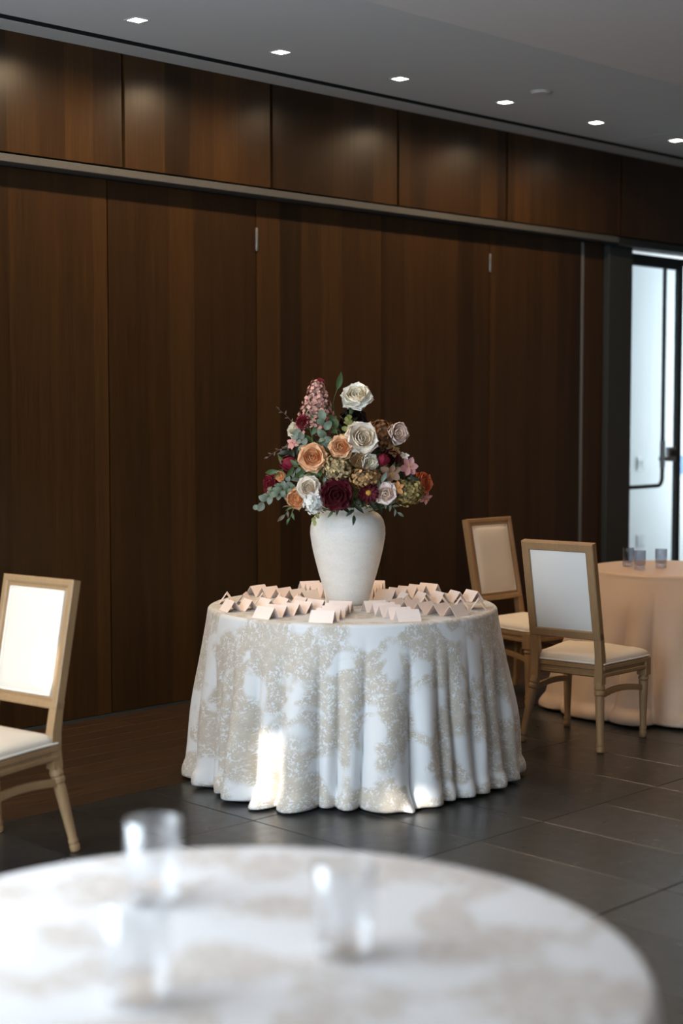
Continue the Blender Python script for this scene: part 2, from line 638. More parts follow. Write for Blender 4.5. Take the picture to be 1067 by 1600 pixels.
MB().box(5.396, 5.446, 1.78, 1.825, 0.0, 2.787, .003).obj('stile', 'black_metal', door2, smooth=False)
MB().box(5.452, 6.58, 1.785, 1.82, 2.735, 2.787, .003).obj('top_rail', 'black_metal', door2, smooth=False)

# vestibule beyond the glass
vb = struct(MB().box(4.0, 8.5, YB, YB + .1, 0, 3.2).obj('wall_vestibule', 'white_paint', smooth=False))
MB().box(4.0, 4.1, 1.9, YB, 0, 3.2).obj('return', 'white_paint', vb, smooth=False)
MB().box(6.9, 8.5, 1.8, 1.9, 0, 3.2).obj('return', 'white_paint', vb, smooth=False)
MB().box(8.4, 8.5, 1.8, YB, 0, 3.2).obj('return', 'white_paint', vb, smooth=False)
MB().box(4.0, 8.5, 1.9, YB + .1, 3.0, 3.1).obj('vestibule_ceiling', 'white_paint', vb, smooth=False)
sw = thing('light_switch', 'pale double light switch on the white wall behind the glass door', 'switch', (6.70, YB, 1.14))
MB().box(-.062, .062, -.008, 0, -.062, .062, .002).obj('plate', 'switch_plate', sw, smooth=False)
for sx in (-.028, .028):
    MB().box(sx - .02, sx + .02, -.014, -.008, -.035, .035, .002).obj('rocker', 'white_paint', sw, smooth=False)
ot = thing('wall_outlet', 'white wall outlet low behind the glass door above the tumblers', 'outlet', (6.715, YB, 0.448))
MB().box(-.062, .062, -.006, 0, -.058, .058, .002).obj('plate', 'switch_plate', ot, smooth=False)
for sx in (-.028, .028):
    MB().box(sx - .017, sx + .017, -.009, -.006, -.034, .034, .002).obj('socket', 'white_paint', ot, smooth=False)
tag(MB().box(7.30, 7.62, YB - .012, YB, 1.03, 1.20, .002).obj('wall_sign', 'blue_sign', smooth=False),
    'small blue rectangle on the white wall at the far right edge', 'sign')

# ceiling: soffit with slot, lower main ceiling
cb_ = MB()
cb_.box(XL, XR, -0.357, 1.405, CZ, CZ + .25)
ce = struct(cb_.obj('ceiling', 'ceiling_paint', smooth=False))
MB().box(XL, XR, YF, -0.357, 3.30, 3.70).obj('dropped_field', 'ceiling_paint_warm', ce, smooth=False)
MB().box(XL, XR, 1.405, WY + .1, CZ + .10, CZ + .25).obj('slot_back', 'recess_black', ce, smooth=False)
MB().box(XL, XR, 1.455, 1.463, CZ - .004, CZ + .10).obj('slot_liner', 'recess_black', ce, smooth=False)
MB().box(XL, XR, 1.463, UY, CZ - .006, CZ + .03).obj('perimeter_trim', 'trim_paint', ce, smooth=False)
MB().box(3.90, 3.906, -0.35, 1.40, CZ - .0015, CZ + .01).obj('control_joint', 'switch_plate', ce, smooth=False)
sd = thing('smoke_detector', 'flat round smoke detector on the grey ceiling', 'smoke detector', (2.254, .713, CZ))
MB().lathe([(.055, 0), (.058, -.006), (.054, -.014), (.02, -.017)], 28).obj('cover', 'ceiling_paint_warm', sd)
MB().lathe([(.066, 0), (.066, -.004), (.06, -.006)], 28).obj('base_ring', 'trim_paint', sd)

LX = [-5.0, -4.1, -3.17, -2.25, -1.32, -0.394, 0.525, 1.424, 2.345, 3.265, 4.187]
ordn = {-0.394: 'leftmost of the six in view', 0.525: 'second from the left', 1.424: 'third from the left',
        2.345: 'fourth from the left', 3.265: 'fifth from the left', 4.187: 'rightmost, above the glass door'}
trim_me = MB()
for a0, a1, b0, b1 in cells([(-.036, .036, -.036, .036)], -.044, .044, -.044, .044):
    trim_me.box(a0, a1, b0, b1, -.003, .002)
trim_me = trim_me.mesh('trim', 'trim_paint', smooth=False)
lens_me = MB().box(-.036, .036, -.036, .036, -.0015, .001).mesh('lens', 'lens_glow', smooth=False)
for x in LX:
    if x < -0.5:
        lab = 'lit square recessed ceiling downlight just beyond the left of the picture'
    else:
        lab = 'lit square recessed ceiling downlight, ' + ordn[x]
    if x > -1.5:
        d = thing('downlight', lab, 'downlight', (x, 1.05, CZ - .0005), 0, 'square downlights in a row')
        put('trim', trim_me, d)
        put('lens', lens_me, d)
    l = light('downlight_beam', 'SPOT', (x, 1.05, CZ - .012), 60.0 * {1.424: .35, 3.265: .7, 4.187: .2}.get(x, 1.0), (1.0, 0.72, 0.44), (0, 0.0, -1),
              spot_size=math.radians(166), spot_blend=0.75, shadow_soft_size=0.035)

# downlights in the main ceiling, right of the picture
for x, y in ((1.45, -1.55), (2.95, -1.55), (4.45, -1.55)):
    d = thing('downlight', 'lit square downlight in the main ceiling, ' + {1.45: 'nearest the vase table', 2.95: 'over the champagne table', 4.45: 'nearest the glass door'}[x], 'downlight', (x, y, 3.2995), 0, 'downlights in the main ceiling')
    put('trim', trim_me, d)
    put('lens', lens_me, d)
    light('downlight_beam', 'SPOT', (x, y, 3.288), {1.45: 36.0, 2.95: 30.0, 4.45: 70.0}[x], (1.0, 0.60, 0.30), (0, 0.0, -1),
          spot_size=math.radians(162), spot_blend=0.6, shadow_soft_size=0.035)

# left wall with a wide window and an added mask with three slits for the sun; other walls
WX = -4.45
win = (-3.0, 1.05, 0.35, 2.75)
wl = MB()
for a0, a1, b0, b1 in cells([win], -3.1, WY + .1, 0, 3.7):
    wl.box(WX - .15, WX, a0, a1, b0, b1)
wl.box(XL, WX - .15, -3.1, -2.95, 0, 3.7)
wl.box(XL - .15, XL, YF, -2.95, 0, 3.7)
struct(wl.obj('wall_left', 'grey_paint', smooth=False))
slits = [(-0.755, -0.615, 1.50, 1.79), (-1.25, -1.165, 1.46, 1.73), (-0.475, -0.395, 1.72, 1.86)]
wi = MB()
for a0, a1, b0, b1 in cells(slits, win[0] - .02, win[1] + .02, win[2] - .02, win[3] + .02):
    wi.box(WX + .005, WX + .012, a0, a1, b0, b1)
wo = struct(MB().box(WX - .10, WX - .05, win[0], win[0] + .05, win[2], win[3]).obj('window_1', 'black_metal', smooth=False))
wi.obj('sun_mask', 'grey_paint', wo, smooth=False)  # unseen sheet added so that its slits shape the sun patches
struct(MB().box(XR, XR + .15, YF, WY, 0, 3.7).obj('wall_right', 'grey_paint', smooth=False))
struct(MB().box(XL, XR, YF - .15, YF, 0, 3.7).obj('wall_front', 'grey_paint', smooth=False))

# ------------------------------------------------------------------ tablecloths
VIEW = math.radians(225)


def cloth(name, cx, cy, R, T, Rb, creases, seed, mat, spikes=(), amp=1.0, dents=(), hem=0.012, nth=560, puddle=.012):
    rnd = random.Random(seed)
    cr = sorted(c % (2 * PI) for c in creases)
    # fill the rest of the circle with folds of random width
    out = list(cr)
    a = max(cr) if cr else 0
    end = (min(cr) if cr else 0) + 2 * PI
    if cr:
        # largest gap
        gaps = [((cr[(i + 1) % len(cr)] - cr[i]) % (2 * PI), cr[i]) for i in range(len(cr))]
        gsz, a = max(gaps)
        end = a + gsz
    k = a
    while True:
        k += rnd.uniform(.16, .36)
        if k > end - .16:
            break
        out.append(k)
    out = sorted(c % (2 * PI) for c in out)
    amps = [rnd.uniform(.75, 1.15) for _ in out]

    def fold(th):
        th %= 2 * PI
        i = 0
        for q in range(len(out)):
            if out[q] <= th:
                i = q
        if th < out[0]:
            i = len(out) - 1
        lo = out[i]
        wd = (out[(i + 1) % len(out)] - lo) % (2 * PI)
        u = ((th - lo) % (2 * PI)) / wd
        b = abs(math.sin(PI * u)) ** 0.62
        return b * amps[i] * min(wd, .34) * 0.33 * R * amp, u, i

    e = 0.016
    rings = []
    uvs = []
    for q in range(9):
        rr = (R - e) * q / 8
        rings.append([(max(rr, .0005), T, 0)])
        uvs.append(rr)
    for q in range(1, 6):
        an = q / 5 * PI / 2
        rings.append([(R - e + e * math.sin(an), T - e + e * math.cos(an), 0)])
        uvs.append(R - e + e * an)
    ns = 64
    for q in range(1, ns + 1):
        rings.append([(None, q / ns, 0)])
        uvs.append(R + q / ns * (T + .04))
    mb = MB()
    uvl = []
    ph = [rnd.uniform(0, 6.28) for _ in range(6)]
    for ring, s in zip(rings, uvs):
        r0, z0, _ = ring[0]
        for i in range(nth):
            th = 2 * PI * i / nth
            if r0 is not None:
                r, z = r0, z0
                th2 = th
            else:
                t = z0
                grow = min(1, t / .75)
                grow = grow * grow * (3 - 2 * grow)
                tw = .035 * math.sin(3 * th + ph[0]) * t + .02 * math.sin(7 * th + ph[1] + 2.2 * t) * t
                fo, u, fi = fold(th + tw)
                r = R + (Rb - R) * (0.18 * math.sin(min(1, t * 4) * PI / 2) + .82 * t ** 1.15) + (fo - .035 * R * amp) * grow
                for (ta, ww, dr) in dents:
                    dd = (th - ta + PI) % (2 * PI) - PI
                    r -= dr * math.exp(-(dd / ww) ** 2) * t
                r += .004 * math.sin(23 * th + 9 * t + ph[2]) * grow
                zt = T - e
                z = zt * (1 - t / .955)
                if t > .84:
                    k = (t - .84) / .16
                    lump = 1 + .7 * math.sin(fi * 2.4 + ph[3]) + .35 * math.sin(19 * th + ph[4])
                    r += puddle * lump * math.sin(min(1, k * 1.25) * PI) * .8 - .055 * max(0, k - .62) * 2.2
                    fl_ = hem + .012 * (1 + math.sin(fi * 1.7 + ph[5])) * max(0, k - .5)
                    z = max(z, fl_ * (1 - .8 * max(0, (k - .7) / .3)) + .002)
                    for (ta, ww, dr, dz) in spikes:
                        dd = (th - ta + PI) % (2 * PI) - PI
                        gq = math.exp(-(dd / ww) ** 2)
                        r += dr * gq * min(1, k * 1.5)
                        z = z * (1 - gq * k * dz) + .004 * gq * k * dz
                th2 = th
            x, y_ = r * math.cos(th2), r * math.sin(th2)
            mb.v.append((x, y_, z))
            if r0 is not None and s < R - e + 1e-6:
                uvl.append((s * math.cos(th) + 3, s * math.sin(th) + 3))
            else:
                uvl.append((th * .70, 1.4 - s))
    nr = len(rings)
    for k in range(nr - 1):
        for i in range(nth):
            j = (i + 1) % nth
            mb.f.append((k * nth + i, (k + 1) * nth + i, (k + 1) * nth + j, k * nth + j))
    me = mb.mesh(name, mat, True, None)
    ul = me.uv_layers.new(name='UVMap')
    lay = ul.data
    first_skirt = 9
    for p in me.polygons:
        idx = [me.loops[l].vertex_index for l in p.loop_indices]
        ring = min(idx) // nth
        seam = any(i % nth == 0 for i in idx) and any(i % nth == nth - 1 for i in idx)
        for l, vi in zip(p.loop_indices, idx):
            if ring < 8:
                s = uvs[vi // nth]
                th = 2 * PI * (vi % nth) / nth
                lay[l].uv = (s * math.cos(th) + 3, s * math.sin(th) + 3)
            else:
                th = 2 * PI * (vi % nth) / nth
                if seam and vi % nth == 0:
                    th = 2 * PI
                lay[l].uv = (th * .70, 1.4 - uvs[vi // nth])
    o = put(name, me)
    o.location = (cx, cy, 0)
    return o


def phi(px, r=.72, d=6.3):
    s = max(-1, min(1, (px - 544.7) / 2400 * d / r))
    return VIEW + math.asin(s)


TC = (-0.064, -0.048)
TT = 0.755
# fold lines round the visible half, as angles about the table
cre = [phi(x) for x in (300, 312, 335, 385, 427, 489, 522, 566, 643, 687, 708, 742, 772, 796)]
c1 = cloth('tablecloth', TC[0], TC[1], .645, TT, .712, cre, 3, 'damask', amp=1.95,
           spikes=((phi(392, .78), .10, .060, 1.0), (phi(432, .78), .09, .03, .8), (phi(642, .8), .05, .075, 1.0)))
tag(c1, 'white and beige damask tablecloth to the floor under the vase of flowers', 'tablecloth')
c2 = cloth('tablecloth', -3.37, -3.04, .658, TT, .75, [], 11, 'damask_pale', nth=360)
tag(c2, 'blurred pale patterned tablecloth on the round table nearest the camera', 'tablecloth')
cre3 = [VIEW + a for a in (-1.5, -1.15, -.62, -.36, .05, .42, .9, 1.3)]
c3 = cloth('tablecloth', 2.31, -.164, .45, TT, .70, cre3, 5, 'champagne_cloth', amp=1.5, nth=400, puddle=.035, dents=((math.radians(107), .38, .21),))
tag(c3, 'plain champagne tablecloth pooling on the floor behind the right chairs', 'tablecloth')

# ------------------------------------------------------------------ place cards
cm = MB()
cw, chh, hb_, th_ = .051, .047, .034, .0012
cm.add([(-cw, -hb_, 0), (cw, -hb_, 0), (cw, 0, chh), (-cw, 0, chh), (cw, hb_, 0), (-cw, hb_, 0),
        (-cw, -hb_ + th_ * 1.3, 0), (cw, -hb_ + th_ * 1.3, 0), (cw, 0, chh - th_ * 1.6), (-cw, 0, chh - th_ * 1.6), (cw, hb_ - th_ * 1.3, 0), (-cw, hb_ - th_ * 1.3, 0)],
       [(0, 1, 2, 3), (3, 2, 4, 5), (7, 6, 9, 8), (8, 9, 11, 10), (0, 6, 7, 1), (5, 4, 10, 11),
        (1, 7, 8, 2), (2, 8, 10, 4), (0, 3, 9, 6), (3, 5, 11, 9)])
card_me = cm.mesh('place_card', 'card_pink', smooth=False)
ROWS = [(5, 'back right towards the wall'), (34, 'at the back, half behind the vase'), (66, 'at the back left of the vase'),
        (97, 'back left towards the wall'), (128, 'far left behind the leftmost row'), (157, 'leftmost on the table'), (185, 'to the front left of the vase'),
        (213, 'straight in front of the vase'), (248, 'at the front, right of the vase'), (275, 'front right along the table edge'),
        (301, 'right towards the near right chair'), (330, 'right towards the far right chair')]
WORD = ['nearest the vase', 'second from the vase', 'third from the vase', 'fourth from the vase', 'at the table edge']
for ai, (deg, where) in enumerate(ROWS):
    a = math.radians(deg)
    for k in range(5):
        rr = .245 + .081 * k
        o = put('place_card', card_me)
        a2 = a + random.uniform(-.015, .015)
        o.location = (TC[0] + rr * math.cos(a2), TC[1] + rr * math.sin(a2), TT + .0005)
        o.rotation_euler = (0, 0, a - PI / 2 + random.uniform(-.09, .09) + (0.12 if deg in (128, 157, 301, 330) else 0))
        tag(o, 'pink card ' + WORD[k] + ', row ' + where, 'place card', 'pink place cards in rows round the vase')

# ------------------------------------------------------------------ vase
VX, VY = -0.045, 0.0
prof = [(.088, 0), (.094, .004), (.099, .03), (.112, .075), (.129, .13), (.145, .19), (.158, .245), (.166, .29), (.169, .315),
        (.1675, .345), (.160, .375), (.148, .395), (.132, .408), (.118, .414), (.113, .420), (.116, .428), (.120, .434), (.117, .438),
        (.108, .436), (.103, .42), (.11, .40), (.14, .37), (.15, .31), (.12, .15), (.07, .03)]
vz = MB().lathe(prof, 72).obj('vase', 'plaster', smooth=True, angle=None)
vz.location = (VX, VY, TT + .001)
tag(vz, 'large white rough plaster vase holding the flower arrangement', 'vase')
MOUTH = Vector((VX, VY, TT + .40))

# ------------------------------------------------------------------ chairs


def seat_outline(n=10, grow=0.0):
    pts = []
    bw, fw_, y0, y1 = .198 - grow, .238 - grow, -.205 + grow, .225 - grow
    # back edge, right side, serpentine front, left side (counter-clockwise)
    for i in range(n):
        u = i / n
        pts.append((-bw + 2 * bw * u, y0))
    for i in range(n):
        u = i / n
        s = u * u * (3 - 2 * u)
        pts.append((bw + (fw_ - bw) * s, y0 + (y1 - y0 - .02) * u))
    for i in range(2 * n):
        u = i / (2 * n)
        x = fw_ - 2 * fw_ * u
        q = abs(x) / fw_
        pts.append((x, y1 - .02 + .035 * (math.cos(q * PI) * .5 + .5) * (1 if q < 1 else 0) - .012 * math.exp(-((q - .78) / .12) ** 2)))
    for i in range(n):
        u = i / n
        s = (1 - u) * (1 - u) * (3 - 2 * (1 - u))
        pts.append((-(bw + (fw_ - bw) * s), y0 + (y1 - y0 - .02) * (1 - u)))
    return pts


def make_chair():
    t = bpy.data.objects.new('dining_chair', None)
    C.objects.link(t)
    ring = lambda z, gq: [(x, y, z) for x, y in seat_outline(10, gq)]
    ap = MB().loft([ring(.345, .010), ring(.351, .002), ring(.364, .001), ring(.368, .008), ring(.380, .008), ring(.384, .0), ring(.400, .0), ring(.405, .006)])
    ap.obj('seat_rail', 'oak', t)
    cu = MB().loft([ring(.401, .014), ring(.412, .006), ring(.424, .006), ring(.436, .014), ring(.447, .034), ring(.455, .065), ring(.461, .11), ring(.463, .17)])
    st = cu.obj('seat', 'linen', t, angle=None)
    MB().tube([(x, y, .4115) for x, y in seat_outline(10, .003)], .0045, 6, True).obj('piping', 'piping', st)
    # front legs: turned, tapering, with collar and foot
    for s in (-1, 1):
        cx, cy = s * .212, .188
        lg = MB().lathe([(.0135, 0), (.0185, .006), (.0195, .028), (.0165, .036), (.0185, .042), (.0185, .05), (.0155, .056), (.0175, .12), (.0210, .22), (.0235, .280),
                         (.0205, .286), (.0265, .293), (.0265, .301), (.0215, .307), (.0215, .312)], 20, cx, cy)
        o = lg.obj('leg', 'oak', t)
        MB().box(cx - .026, cx + .026, cy - .026, cy + .030, .312, .404, .004).obj('corner_block', 'oak', o, smooth=False)
    # rear legs: splayed turned foot, collar, then the square post up to the back
    for s in (-1, 1):
        foot, knee = Vector((s * .214, -.268, 0)), Vector((s * .174, -.206, .325))
        zs = [(0, .013), (.015, .0185), (.07, .0195), (.09, .0165), (.105, .019), (.13, .0190), (.15, .0165), (.4, .0190), (.74, .0225), (.80, .0205), (.82, .0255), (.86, .0255), (.88, .0215),
              (.90, .0255), (.94, .0255), (.96, .0225), (1, .0225)]
        lg = MB().tube([foot + (knee - foot) * q for q, _ in zs], [r for _, r in zs], 18)
        pr = []
        for z, yy, hw, hd in ((.315, -.2065, .0215, .021), (.39, -.2, .020, .0215), (.45, -.203, .0185, .021), (.53, -.217, .0185, .0185), (.56, -.224, .0185, .0185)):
            xx = s * .174
            pr.append([(xx - hw, yy - hd, z), (xx + hw, yy - hd, z), (xx + hw, yy + hd, z), (xx - hw, yy + hd, z)])
        lg.loft(pr)
        lg.obj('leg', 'oak', t, angle=30)
    # back: leaning frame
    b0, b1 = Vector((0, -.217, .532)), Vector((0, -.312, .998))
    upv = (b1 - b0).normalized()
    nrm = Vector((0, upv.z, -upv.y))
    Hh = (b1 - b0).length
    M = Matrix(((1, 0, 0, 0), (0, nrm.y, upv.y, b0.y), (0, nrm.z, upv.z, b0.z), (0, 0, 0, 1)))
    W, fwid = .1925, .042

    def member(name, p0, p1, p2, p3):
        # mitred bar: outer p0-p1, inner p3-p2; stepped towards the front
        rings = []
        for n_, k in ((-.019, .06), (-.021, .12), (-.021, .88), (-.017, 1.0), (.012, 1.0), (.015, .93), (.012, .72), (.016, .66), (.020, .50), (.020, .12), (.017, 0), (-.017, 0)):
            a = [p0[i] + (p3[i] - p0[i]) * k for i in (0, 1)]
            b = [p1[i] + (p2[i] - p1[i]) * k for i in (0, 1)]
            rings.append(((a[0], n_, a[1]), (b[0], n_, b[1])))
        m = MB()
        nn = len(rings)
        m.loft([[r[0] for r in rings], [r[1] for r in rings]])
        m.xform(M)
        return m.obj(name, 'oak', t, angle=25)
    O = [(-W, 0), (W, 0), (W, Hh), (-W, Hh)]
    I = [(-W + fwid, fwid), (W - fwid, fwid), (W - fwid, Hh - fwid), (-W + fwid, Hh - fwid)]
    member('back_rail', O[0], O[1], I[1], I[0])
    member('back_stile', O[1], O[2], I[2], I[1])
    member('top_rail', O[2], O[3], I[3], I[2])
    member('back_stile', O[3], O[0], I[0], I[3])
    iw, ih0, ih1 = W - fwid + .004, fwid - .004, Hh - fwid + .004

    def pad(sgn, lift, base):
        def fn(u, v):
            x = -iw + 2 * iw * u
            z = ih0 + (ih1 - ih0) * v
            e = (1 - abs(2 * u - 1) ** 5) * (1 - abs(2 * v - 1) ** 5)
            return (x, base + sgn * lift * e ** .6, z)
        return MB().grid(fn, 18, 22).xform(M)
    bp = pad(1, .020, .008).obj('backrest', 'linen', t, angle=None)
    pad(-1, .006, -.012).obj('back_panel', 'linen_cool', t, angle=None)
    pp = []
    rw, rz0, rz1 = W - fwid - .004, fwid + .004, Hh - fwid - .004
    for a, b in (((-rw, rz0), (rw, rz0)), ((rw, rz0), (rw, rz1)), ((rw, rz1), (-rw, rz1)), ((-rw, rz1), (-rw, rz0))):
        for k in range(8):
            pp.append(M @ Vector((a[0] + (b[0] - a[0]) * k / 8, .014, a[1] + (b[1] - a[1]) * k / 8)))
    MB().tube(pp, .004, 6, True).obj('piping', 'piping', bp)
    # arched side stretchers
    for s in (-1, 1):
        pts = []
        for k in range(11):
            u = k / 10
            pts.append((s * (.184 + .027 * u) - s * .012 * math.sin(PI * u), -.222 + .405 * u, .262 + .018 * math.sin(PI * u) - .012 * u))
        rings = []
        for x, y, z in pts:
            rings.append([(x - .008, y, z - .014), (x + .008, y, z - .014), (x + .010, y, z), (x + .008, y, z + .014), (x - .008, y, z + .014), (x - .010, y, z)])
        MB().loft(rings).obj('stretcher', 'oak', t, angle=30)
    return t


ch = make_chair()
GRP = 'cream upholstered oak dining chairs'
ch.location = (1.264, -.372, 0)
ch.rotation_euler = (0, 0, math.radians(-82))
tag(ch, 'oak dining chair nearer the camera on the right, showing its grey fabric back', 'chair', GRP)
k2 = copy_tree(ch)
k2.location = (1.94, .535, 0)
k2.rotation_euler = (0, 0, math.radians(178))
tag(k2, 'oak dining chair farther back on the right, cream pad facing the camera', 'chair', GRP)
k3 = copy_tree(ch)
k3.location = (-1.97, -.029, 0)
k3.rotation_euler = (0, 0, math.radians(98))
tag(k3, 'oak dining chair cut off at the left edge with sunlit white backrest', 'chair', GRP)

# ------------------------------------------------------------------ glass tumblers


def tumbler(x, y, r, h, mat, label, grp):
    t = thing('glass_tumbler', label, 'glass', (x, y, TT + .001), 0, grp)
    n = 40
    rings = []
    for rr, z, k in ((r * .86, 0, 0), (r * .90, .003, 0), (r * .93, .018, 0), (r * .90, .022, 0), (r * .985, .030, 1), (r, h * .6, 1), (r, h - .004, 1), (r - .001, h, 0), (r - .0028, h - .001, 0),
                     (r - .003, h * .5, 0), (r - .004, .026, 0), (r * .4, .021, 0)):
        rings.append([(rr * (1 + .018 * k * (i % 2)) * math.cos(2 * PI * i / n), rr * (1 + .018 * k * (i % 2)) * math.sin(2 * PI * i / n), z) for i in range(n)])
    MB().loft(rings).obj('ribbed_wall', mat, t, angle=60)
    b = MB().lathe([(r * .86, .0005), (r * .9, .004), (r * .92, .017), (r * .86, .021)], 32)
    b.obj('thick_base', 'tumbler_glass', t)
    return t


FG = 'blurred tumblers on the near table'
tumbler(-3.271, -2.716, .050, .148, 'tumbler_glass', 'blurred clear tumbler standing tall against the dark floor at left', FG)
tumbler(-3.567, -3.056, .050, .148, 'tumbler_glass', 'blurred clear tumbler at the lower left, nearest the camera', FG)
tumbler(-3.214, -3.136, .050, .148, 'tumbler_glass', 'blurred clear tumbler in the middle of the near table', FG)
BG = 'smoky tumblers on the champagne table'
tumbler(2.205, .041, .0325, .104, 'tumbler_smoke', 'small smoky tumbler on champagne cloth, leftmost of three', BG)
tumbler(2.118, -.094, .0325, .104, 'tumbler_smoke', 'small smoky tumbler on champagne cloth, middle one and nearest', BG)
tumbler(2.281, -.123, .0325, .104, 'tumbler_smoke', 'small smoky tumbler on champagne cloth, rightmost of three', BG)
# ---- flower table: kind, name, label, place, size, colour, facing
FLOWERS = [
    ('rose', 'rose', 'white garden rose at the very top right of the bouquet', (-0.032, -0.042, 1.679), 0.1198, 'petal_white', (-0.63, -0.47, 0.61)),
    ('rose', 'rose', 'large blush white rose high in the middle of the bouquet', (-0.146, -0.181, 1.498), 0.1306, 'petal_blush', (-0.48, -0.84, 0.26)),
    ('cup', 'rose', 'round pale pink rose sticking out at the upper right', (0.040, -0.226, 1.521), 0.0818, 'petal_palepink', (-0.29, -0.94, 0.15)),
    ('rose', 'rose', 'peach rose touching the large blush white rose', (-0.221, -0.135, 1.462), 0.0942, 'petal_peach', (-0.72, -0.64, 0.27)),
    ('rose', 'rose', 'large open peach rose on the left of the bouquet', (-0.308, -0.048, 1.418), 0.1108, 'petal_peach', (-0.76, -0.62, 0.20)),
    ('cup', 'rose', 'small peach rose at the lower left near the vase', (-0.344, 0.016, 1.239), 0.0750, 'petal_peach', (-0.91, -0.40, 0.10)),
    ('rose', 'rose', 'cream blush rose above the white florets at lower left', (-0.321, -0.035, 1.287), 0.0914, 'petal_blush', (-0.76, -0.62, 0.20)),
    ('cup', 'rose', 'small antique brown rose below the large blush rose', (-0.182, -0.203, 1.405), 0.0608, 'petal_antique', (-0.70, -0.70, 0.10)),
    ('cup', 'rose', 'small white rose below the large blush rose', (-0.142, -0.228, 1.399), 0.0636, 'petal_white', (-0.44, -0.89, -0.10)),
    ('lisi', 'lisianthus', 'frilly pale pink lisianthus at the lower right above the vase', (-0.101, -0.284, 1.264), 0.0884, 'petal_palepink', (-0.67, -0.74, -0.05)),
    ('rose', 'rose', 'coral orange rose at the right edge of the bouquet', (0.154, -0.270, 1.299), 0.0881, 'petal_coral', (0.11, -0.99, 0.10)),
    ('peony', 'peony', 'large dark burgundy peony hanging over the vase rim', (-0.270, -0.156, 1.260), 0.1292, 'petal_burgundy', (-0.77, -0.63, -0.05)),
    ('dahlia', 'dahlia', 'burgundy dahlia with a yellow centre above the vase rim', (-0.174, -0.253, 1.268), 0.0962, 'petal_burgundy', (-0.67, -0.74, -0.05)),
    ('peony', 'ranunculus', 'small burgundy ranunculus at the upper left below the pink cone', (-0.270, 0.055, 1.572), 0.0590, 'petal_crimson', (-0.85, -0.43, 0.30)),
    ('bud', 'tulip', 'crimson tulip leaning left above the long green leaves', (-0.312, 0.097, 1.389), 0.0900, 'petal_crimson', (-0.94, 0.19, 0.27)),
    ('peony', 'dahlia', 'burgundy dahlia at the far left edge of the bouquet', (-0.327, 0.197, 1.293), 0.1021, 'petal_crimson', (-0.99, 0.14, 0.10)),
    ('bud', 'peony_bud', 'burgundy and green bud topping the pink cone', (-0.148, 0.075, 1.739), 0.0628, 'petal_crimson', (-0.66, 0.10, 0.74)),
    ('bud', 'peony_bud', 'crimson bud with green sepal on the right of the bouquet', (-0.078, -0.250, 1.406), 0.0750, 'petal_crimson', (-0.49, -0.65, 0.58)),
    ('peony', 'peony', 'nearly black burgundy peony under the top white rose', (-0.011, -0.005, 1.582), 0.1091, 'petal_black', (-0.59, -0.74, 0.31)),
    ('peony', 'peony', 'dark burgundy bloom behind the crimson bud on the right', (0.006, -0.221, 1.412), 0.0844, 'petal_burgundy', (-0.35, -0.91, 0.20)),
    ('alstro', 'alstroemeria', 'pink star shaped alstroemeria at the right of the bouquet', (0.038, -0.295, 1.376), 0.0868, 'petal_pink', (-0.40, -0.90, 0.15)),
    ('alstro', 'alstroemeria', 'small pink alstroemeria at the lowest right tip', (0.174, -0.275, 1.230), 0.0597, 'petal_pink', (-0.15, -0.87, -0.46)),
    ('alstro', 'alstroemeria', 'peach alstroemeria between the lisianthus and green hydrangea', (-0.056, -0.314, 1.285), 0.0608, 'petal_apricot', (-0.54, -0.82, -0.20)),
    ('alstro', 'alstroemeria', 'small pink alstroemeria at the left of the large peach rose', (-0.302, 0.087, 1.479), 0.0619, 'petal_pink', (-0.95, -0.22, 0.21)),
    ('alstro', 'hellebore', 'dusky brown hellebore cluster right of the tan hydrangea', (-0.054, -0.274, 1.348), 0.0945, 'petal_dusky', (-0.51, -0.80, -0.31)),
    ('cup', 'rose', 'white rose half hidden at the upper left', (-0.250, 0.134, 1.534), 0.0568, 'petal_white', (-0.97, 0.07, 0.21)),
    ('cup', 'rose', 'small peach rose between leaves at the far left', (-0.339, 0.124, 1.333), 0.0422, 'petal_peach', (-0.99, -0.14, 0.10)),
    ('alstro', 'hellebore', 'olive brown hellebore at the upper right below the rust hydrangea', (0.012, -0.227, 1.446), 0.0675, 'petal_olive', (-0.36, -0.79, 0.51)),
    ('alstro', 'alstroemeria', 'tiny cream bloom above the pink alstroemeria on the right', (0.075, -0.234, 1.422), 0.0424, 'petal_white', (-0.44, -0.73, 0.52)),
]
HYDRANGEAS = [
    ('tall pink cone shaped hydrangea at the top left', (-0.177, 0.062, 1.639), 0.0881, 0.1080, 'floret_pink', 1),
    ('reddish pink hydrangea below the tall pink cone', (-0.188, 0.002, 1.549), 0.0423, 0.0508, 'floret_rose', 0),
    ('tan and green hydrangea in the centre of the bouquet', (-0.240, -0.130, 1.371), 0.0581, 0.0553, 'floret_tan', 0),
    ('golden brown hydrangea above the burgundy dahlia', (-0.163, -0.221, 1.330), 0.0663, 0.0442, 'floret_gold', 0),
    ('rust brown hydrangea between the white roses', (-0.001, -0.158, 1.509), 0.0679, 0.0651, 'floret_rust', 0),
    ('yellow green hydrangea at the lower right', (0.038, -0.281, 1.266), 0.0729, 0.0561, 'floret_green', 0),
    ('cluster of white stock florets over the left vase shoulder', (-0.322, -0.063, 1.222), 0.0387, 0.0414, 'floret_white', 0),
]
